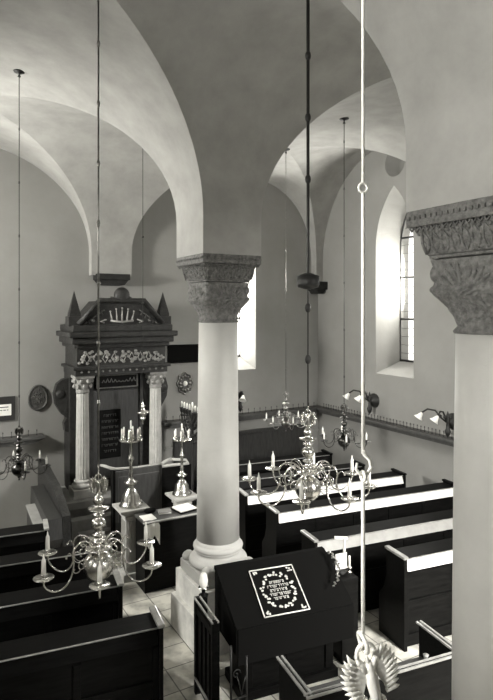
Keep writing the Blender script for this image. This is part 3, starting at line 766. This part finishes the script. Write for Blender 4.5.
cp.tube([(0, -.01, 1.42), (.45, -.01, 1.42)], .016, 8)
cp.tube([(.43, 0, 1.40), (.62, .16, 1.42), (.72, .2, 1.42)], .03, 8).tube([(.42, 0, 1.37), (.98, 0, 1.35), (1.01, .18, 1.37), (.72, .18, 1.42)], .028, 8)
cp.build('coping', M_ARKST, pp)
MB().box(-.2, -.17, .02, .05, 1.3, 1.44).build('bracket', M_WOOD, pp)

# slanting seat/stair structure at left of the ark
wb = empty('stair_parapet', (1.9, 9.1, 0)); tag(wb, 'dark slanting stair parapet of wooden boards left of the ark below the candle shelf', 'parapet')
MB().prism([(0, 0), (0, 1.02), (.75, 1.30), (1.75, 1.42), (2.1, 1.42), (2.1, 0)], 'x', .05, .17).build('rear_board', M_WOOD2, wb)
MB().prism([(-.05, .70), (0, 1.0), (1.5, 1.12), (1.55, .75), (1.2, .6), (.2, .35)], 'x', -.17, .04).build('front_board', M_WOODP, wb)
MB().prism([(.0, 0), (.0, .78), (1.1, .92), (1.1, 0)], 'x', -.30, -.14).build('low_board', M_WOODP, wb)
MB().prism([(.0, .78), (1.1, .92), (1.1, .94), (.0, .80)], 'x', -.32, -.12).build('coping_board', M_GREYST, wb)

# ------------------------------------------------------------------ pedestals, tall candlesticks, table
def make_stick():
    root = empty('candlestick')
    MB().lathe([(.17, 0), (.175, .02), (.15, .05), (.13, .09), (.12, .16), (.07, .24), (.035, .28), (.05, .30), (.09, .33), (.10, .345), (.05, .37), (.03, .42), (.04, .46), (.025, .50), (.022, .62), (.045, .66), (.045, .69), (.022, .73), (.02, .92), (.03, .94)], n=32).build('stem', M_BRASS, root)
    MB().lathe([(.03, .93), (.16, .945), (.175, .965), (.17, .97), (.03, .96)], n=32).build('tray', M_BRASS, root)
    k = MB(); k.box(-.02, .02, -.02, .02, .96, 1.08, .004); k.build('centre_socket', M_BRASS, root)
    for i in range(7):
        if i < 6: a = 2*PI*i/6; x, y, z = .135*math.cos(a), .135*math.sin(a), .96
        else: x, y, z = 0, 0, 1.07
        c = MB(); c.lathe([(.02, 0), (.024, .015), (.012, .02), (.022, .045), (.02, .05)], (x, y, z), 12); co = c.build('candle_socket', M_BRASS, root)
        MB().lathe([(.013, .045), (.013, .16), (.003, .175)], (x, y, z), 10).build('candle', M_CANDLE, co)
    return root
def make_post():
    root = empty('pedestal_post')
    MB().box(-.17, .17, -.17, .17, 0, .12, .01).box(-.12, .12, -.12, .12, .12, .98, .015).build('shaft', M_ARKST, root)
    m = MB(); m.box(-.14, .14, -.14, .14, .96, 1.0, .006)
    m.add([(-.13,-.13,1.0), (.13,-.13,1.0), (.13,.13,1.0), (-.13,.13,1.0), (-.22,-.22,1.08), (.22,-.22,1.08), (.22,.22,1.08), (-.22,.22,1.08)], [(0,3,2,1), (4,5,6,7), (0,1,5,4), (1,2,6,5), (2,3,7,6), (3,0,4,7)])
    m.box(-.235, .235, -.235, .235, 1.08, 1.12, .008); m.build('capital', M_ARKST, root)
    f = MB()
    for i in range(5): x = -.08+.04*i; f.box(x-.008, x+.008, -.13, -.115, .2, .92, .004).box(-.13, -.115, x-.008, x+.008, .2, .92, .004)
    f.build('fluting', M_ARKST, root)
    return root
P1 = make_post(); P1.location = (2.93, 8.78, 0); tag(P1, 'pale fluted post with square top under the left tall candlestick', 'pedestal')
P2 = copy_tree(P1); P2.location = (3.92, 9.06, -.03); P2.scale = (.95, .95, .95); P2.location = (3.92, 9.06, 0); tag(P2, 'pale post behind the table under the right tall candlestick', 'pedestal')
S1 = make_stick(); S1.location = (2.93, 8.78, 1.12); S1.scale = (1.08,)*3; tag(S1, 'tall brass candlestick with a crown of candles on the left post before the ark', 'candlestick')
S2 = copy_tree(S1); S2.location = (3.92, 9.06, 1.064); S2.scale = (.97,)*3; tag(S2, 'tall brass candlestick on the right post close to the middle column', 'candlestick')
tb = empty('prayer_table', (3.33, 8.12, 0)); tag(tb, 'dark cloth-covered table with books between the two candlesticks', 'table')
MB().box(-.42, .48, 0, .46, 1.02, 1.06, .008).build('tabletop', M_SHELFW, tb)
MB().box(-.40, .46, .02, .44, 0, 1.02, .01).build('cloth_skirt', M_WOOD, tb)
MB().tube([(-.43, -.005, 1.05), (.49, -.005, 1.05)], .014, 6).build('front_edge', M_ARKST, tb)
wc = MB(); n = 14; vs = []; fs = []
for i in range(n):
    t = i/(n-1); 
    for j in range(6):
        u = j/5
        if u < .5: vs.append((2.93+.20*t, 8.40-.5*u*.96, 1.074))
        else: vs.append((2.93+.20*t+.01*math.sin(14*t), 8.085+.012*math.sin(17*t), 1.072-(u-.5)*2*(.30+.10*math.sin(7*t))))
for i in range(n-1):
    for j in range(5): fs.append((i*6+j, (i+1)*6+j, (i+1)*6+j+1, i*6+j+1))
wc.add(vs, fs, True); wo = wc.build('white_napkin', M_CLOTHW); sm = wo.modifiers.new('s', 'SOLIDIFY'); sm.thickness = .008
tag(wo, 'crumpled white cloth hanging over the left front corner of the table', 'cloth')
bb = empty('open_book', (3.66, 8.34, 1.065), .15); tag(bb, 'large pale open book on the table beside the middle column', 'book')
MB().box(-.17, .15, -.15, .15, 0, .02, .004).build('cover', M_WOOD, bb); MB().box(-.155, .135, -.135, .135, .018, .045, .008).build('pages', M_PAPER, bb)
b2 = empty('closed_book', (3.33, 8.36, 1.065), -.25); tag(b2, 'small grey closed book in the middle of the table', 'book')
MB().box(-.10, .10, -.08, .08, 0, .006, .002).box(-.10, .10, -.08, .08, .026, .032, .002).build('cover', M_GREYST, b2); MB().box(-.095, .09, -.075, .075, .006, .026, .002).build('pages', M_PAPER, b2)
hb = MB(); hb.ball((3.13, 8.47, 1.099), .09, 14, (1.1, .8, .42)); tag(hb.build('velvet_cap', M_CLOTHD), 'black round cap lying on the white cloth on the table', 'cap')

# ------------------------------------------------------------------ menorah
mn = empty('hanukkah_menorah', (4.68, 10.3, 0)); tag(mn, 'big dark nine-branched candelabrum partly hidden behind the middle column', 'candelabrum')
m = MB(); m.lathe([(.21, 0), (.22, .04), (.15, .10), (.06, .2), (.04, .4), (.06, .5), (.035, .6), (.03, 1.5), (.05, 1.6), (.03, 1.7), (.03, 2.15), (.05, 2.2)], n=24); m.build('stem', M_IRON, mn)
for k in range(1, 5):
    for sg in (-1, 1):
        R_ = .13*k; pts = [(0, sg*R_*math.sin(a), 2.14-R_*math.cos(a)*1.0) for a in [i*PI/2/12 for i in range(13)]]
        b = MB(); b.tube(pts, .016, 8)
        for i in range(1, 13, 2): b.ball(pts[i], .034, 8)
        b.lathe([(.02, 2.12), (.04, 2.16), (.035, 2.2), (.05, 2.22), (.02, 2.23)], (0, sg*R_, 0), 12)
        bo = b.build('branch', M_IRON, mn); MB().lathe([(.018, 2.22), (.018, 2.33), (.004, 2.35)], (0, sg*R_, 0), 10).build('candle', M_CANDLE, bo)
MB().lathe([(.018, 2.2), (.018, 2.38), (.004, 2.40)], n=10).build('candle', M_CANDLE, mn)

# ------------------------------------------------------------------ shelves with memorial pins
def shelf(name, x0, x1, y0, y1, label, bev=None):
    r = MB(); r.box(x0, x1, y0, y1, 1.77, 1.83, .01)
    if bev == 'e': r.prism([(x0, 1.77), (x1, 1.77), (x1-.18, 1.69), (x0, 1.69)], 'y', y0+.05, y1)
    if bev == 'w': r.prism([(x0+.18, 1.69), (x1, 1.69), (x1, 1.77), (x0, 1.77)], 'y', y0+.05, y1)
    if bev == 's': r.box(x0+.05, x1, y0, y1, 1.70, 1.77, .005)
    return tag(r.build(name, M_SHELFW), label, 'shelf')
shelf('candle_shelf', XN, 2.10, YE-.28, YE, 'dark wall shelf left of the ark carrying widely spaced candle spikes', 'e')
shelf('candle_shelf', 4.50, XS, YE-.28, YE, 'dark wall shelf on the far wall between ark and corner, lined with spikes', 'w')
shelf('candle_shelf', XS-.25, XS, -1, YE-.29, 'long dark wall shelf running under the tall window on the side wall', 's')
pin = MB().lathe([(.012, 0), (.016, .006), (.005, .012), (.005, .075), (.009, .08), (.009, .10), (.002, .11)], n=8).build('candle_spike', M_IRON)
first = True
def place_pin(x, y, label, group):
    global first
    if first: o = pin; first = False
    else: o = pin.copy(); COL.objects.link(o)
    o.location = (x, y, 1.83); tag(o, label, 'candle spike', group)
for k in range(7): place_pin(1.08+.15*k, YE-.14, 'small dark candle spike on the shelf left of the ark', 'spikes on the left shelf')
for k in range(26): place_pin(4.6+.155*k, YE-.14, 'small dark candle spike on the far wall shelf right of the ark', 'spikes on the far right shelf')
for k in range(42): place_pin(XS-.12, 7.35+.094*k, 'small dark candle spike in the row under the tall window', 'spikes on the window wall shelf')

# ------------------------------------------------------------------ sconces
def sconce(p, face, label):
    root = empty('wall_sconce', p, face, 1.2); tag(root, label, 'sconce')   # local -x is out from the wall
    MB().lathe([(.13, 0), (.13, .015), (.10, .05), (.05, .085), (.02, .10)], n=24, M=Matrix.Rotation(-PI/2, 4, 'Y')).build('backplate', M_IRON, root)
    MB().lathe([(.002, -.24), (.03, -.20), (.05, -.14), (.03, -.10), (.02, .0), (.035, .06), (.015, .12), (.004, .17)], (-.12, 0, 0), 16).build('bracket', M_IRON, root)
    for k, (dy, dx) in enumerate(((.36, -.30), (.04, -.30))):
        pts = [(-.12, 0, -.02), (-.16, dy*.25, .05), (-.20, dy*.5, .16), (-.25, dy*.8, .17), (dx, dy, .11)]
        a = MB(); a.tube(pts, .014, 8); a.ball((-.17, dy*.3, .08), .028, 8); ao = a.build('arm', M_IRON, root)
        s = MB(); Mx = Matrix.Translation((dx, dy, .10)) @ Matrix.Rotation(math.radians(205), 4, 'X') @ Matrix.Rotation(math.radians(-25), 4, 'Y')
        s.lathe([(.015, -.01), (.03, .02), (.045, .06), (.075, .10), (.07, .10), (.02, .03)], n=20, M=Mx); s.build('tulip_shade', M_CANDLE, ao)
    return root
sconce((XS, 7.42, 2.12), 0, 'wall sconce with white tulip shades right of the tall window, beside the near column')
sconce((XS, 9.55, 2.22), 0, 'wall sconce left below the tall window, behind the long whitened rod')
sconce((6.40, YE, 2.16), PI/2, 'wall sconce with two white shades just right of the middle column')

# ------------------------------------------------------------------ wall ornaments
w = empty('oval_plaque', (2.02, YE, 2.52)); tag(w, 'oval carved bronze plaque on the wall left of the ark above the shelf', 'plaque')
m = MB(); pts = [(.165*math.cos(a)*(1-.12*math.sin(a)), -.03, .23*math.sin(a)) for a in [2*PI*i/28 for i in range(28)]]
m.prism([(p[0], p[2]) for p in pts], 'y', -.03, 0); m.build('plate', M_BRONZE, w)
m = MB(); m.tube(pts, .022, 8, closed=True)
r5 = random.Random(1)
for i in range(40):
    a = r5.uniform(0, 2*PI); q = r5.uniform(0, .78); m.ball((.15*q*math.cos(a), -.035, .20*q*math.sin(a)), .02, 8, (1, .6, 1))
m.build('relief', M_BRONZE, w)
w = empty('framed_notice', (1.39, YE, 2.36)); tag(w, 'black framed notice with a white sheet at the left edge of the picture', 'picture frame')
MB().box(-.22, .22, -.035, 0, -.23, .22, .008).build('frame', M_IRON, w)
po = MB().box(-.15, .15, -.042, -.034, -.13, .08).build('sheet', M_PAPER, w)
m = MB(); m.box(-.10, .10, -.045, -.042, .02, .035)
x = -.1
while x < .09: ww = r5.uniform(.02, .05); m.box(x, x+ww, -.045, -.042, -.035, -.022); x += ww+.015
m.build('writing', M_INK, po)
w = empty('dark_tablet', (5.05, YE, 3.27)); tag(w, 'plain dark rectangular tablet on the far wall left of the middle column', 'tablet')
MB().box(-.37, .42, -.04, 0, -.20, .17, .006).build('board', M_CLOTHD, w); MB().tube([(-.37, -.04, -.21), (.42, -.04, -.21), (.42, -.04, .17), (-.37, -.04, .17)], .012, 6, closed=True).build('moulding', M_WOOD, w)
w = empty('wall_rosette', (5.08, YE, 2.60)); tag(w, 'round ornate metal wall plate with a bright centre above the nine-branched candelabrum', 'wall plate')
m = MB(); out = []
for i in range(32): a = 2*PI*i/32; q = .21+.018*math.cos(8*a); out.append((q*math.cos(a)*.85, q*math.sin(a)*1.1))
m.prism(out, 'y', -.035, 0); m.build('plate', M_BRONZE, w)
m = MB()
for i in range(12): a = 2*PI*i/12; m.ball((.14*math.cos(a)*.85, -.04, .14*math.sin(a)*1.1), .035, 8, (1, .6, 1))
m.tube([(p[0]*.97, -.035, p[1]*.97) for p in out], .014, 6, closed=True); m.build('relief', M_BRASSD, w)
MB().ball((0, -.045, 0), .055, 12, (1, .6, 1)).build('centre_boss', M_CANDLE, w)

# the furniture of the nave stands a little askew to the walls
bpy.context.view_layer.update()
def swing(pivot, deg, objs):
    M = Matrix.Translation(Vector(pivot)) @ Matrix.Rotation(math.radians(deg), 4, 'Z') @ Matrix.Translation(-Vector(pivot))
    for o in objs: o.matrix_world = M @ o.matrix_world
swing((3.62, 5.45, 0), -7.5, [le, er, dl, st, ca, cord])
swing((2.68, 5.75, 0), -6, [g])
swing((3.66, 3.84, 0), -7.5, [en]+books)

# ------------------------------------------------------------------ world, camera, view
wd = bpy.data.worlds.new('World'); sc.world = wd; wd.use_nodes = True
bg = wd.node_tree.nodes['Background']; bg.inputs[0].default_value = (1, .99, .96, 1); bg.inputs[1].default_value = 1.25
cam = bpy.data.cameras.new('camera'); co = bpy.data.objects.new('camera', cam); COL.objects.link(co); sc.camera = co
co.location = (0, 0, 4.2); co.rotation_euler = (PI/2, 0, math.radians(-29.8))
cam.sensor_fit = 'HORIZONTAL'; cam.sensor_width = 36; cam.lens = 576/493*36; cam.shift_y = -40/493
cam.clip_start = .05; cam.clip_end = 100
vs_ = sc.view_settings; vs_.view_transform = 'Standard'; vs_.look = 'None'; vs_.gamma = 1; vs_.use_curve_mapping = False; vs_.exposure = 0.7
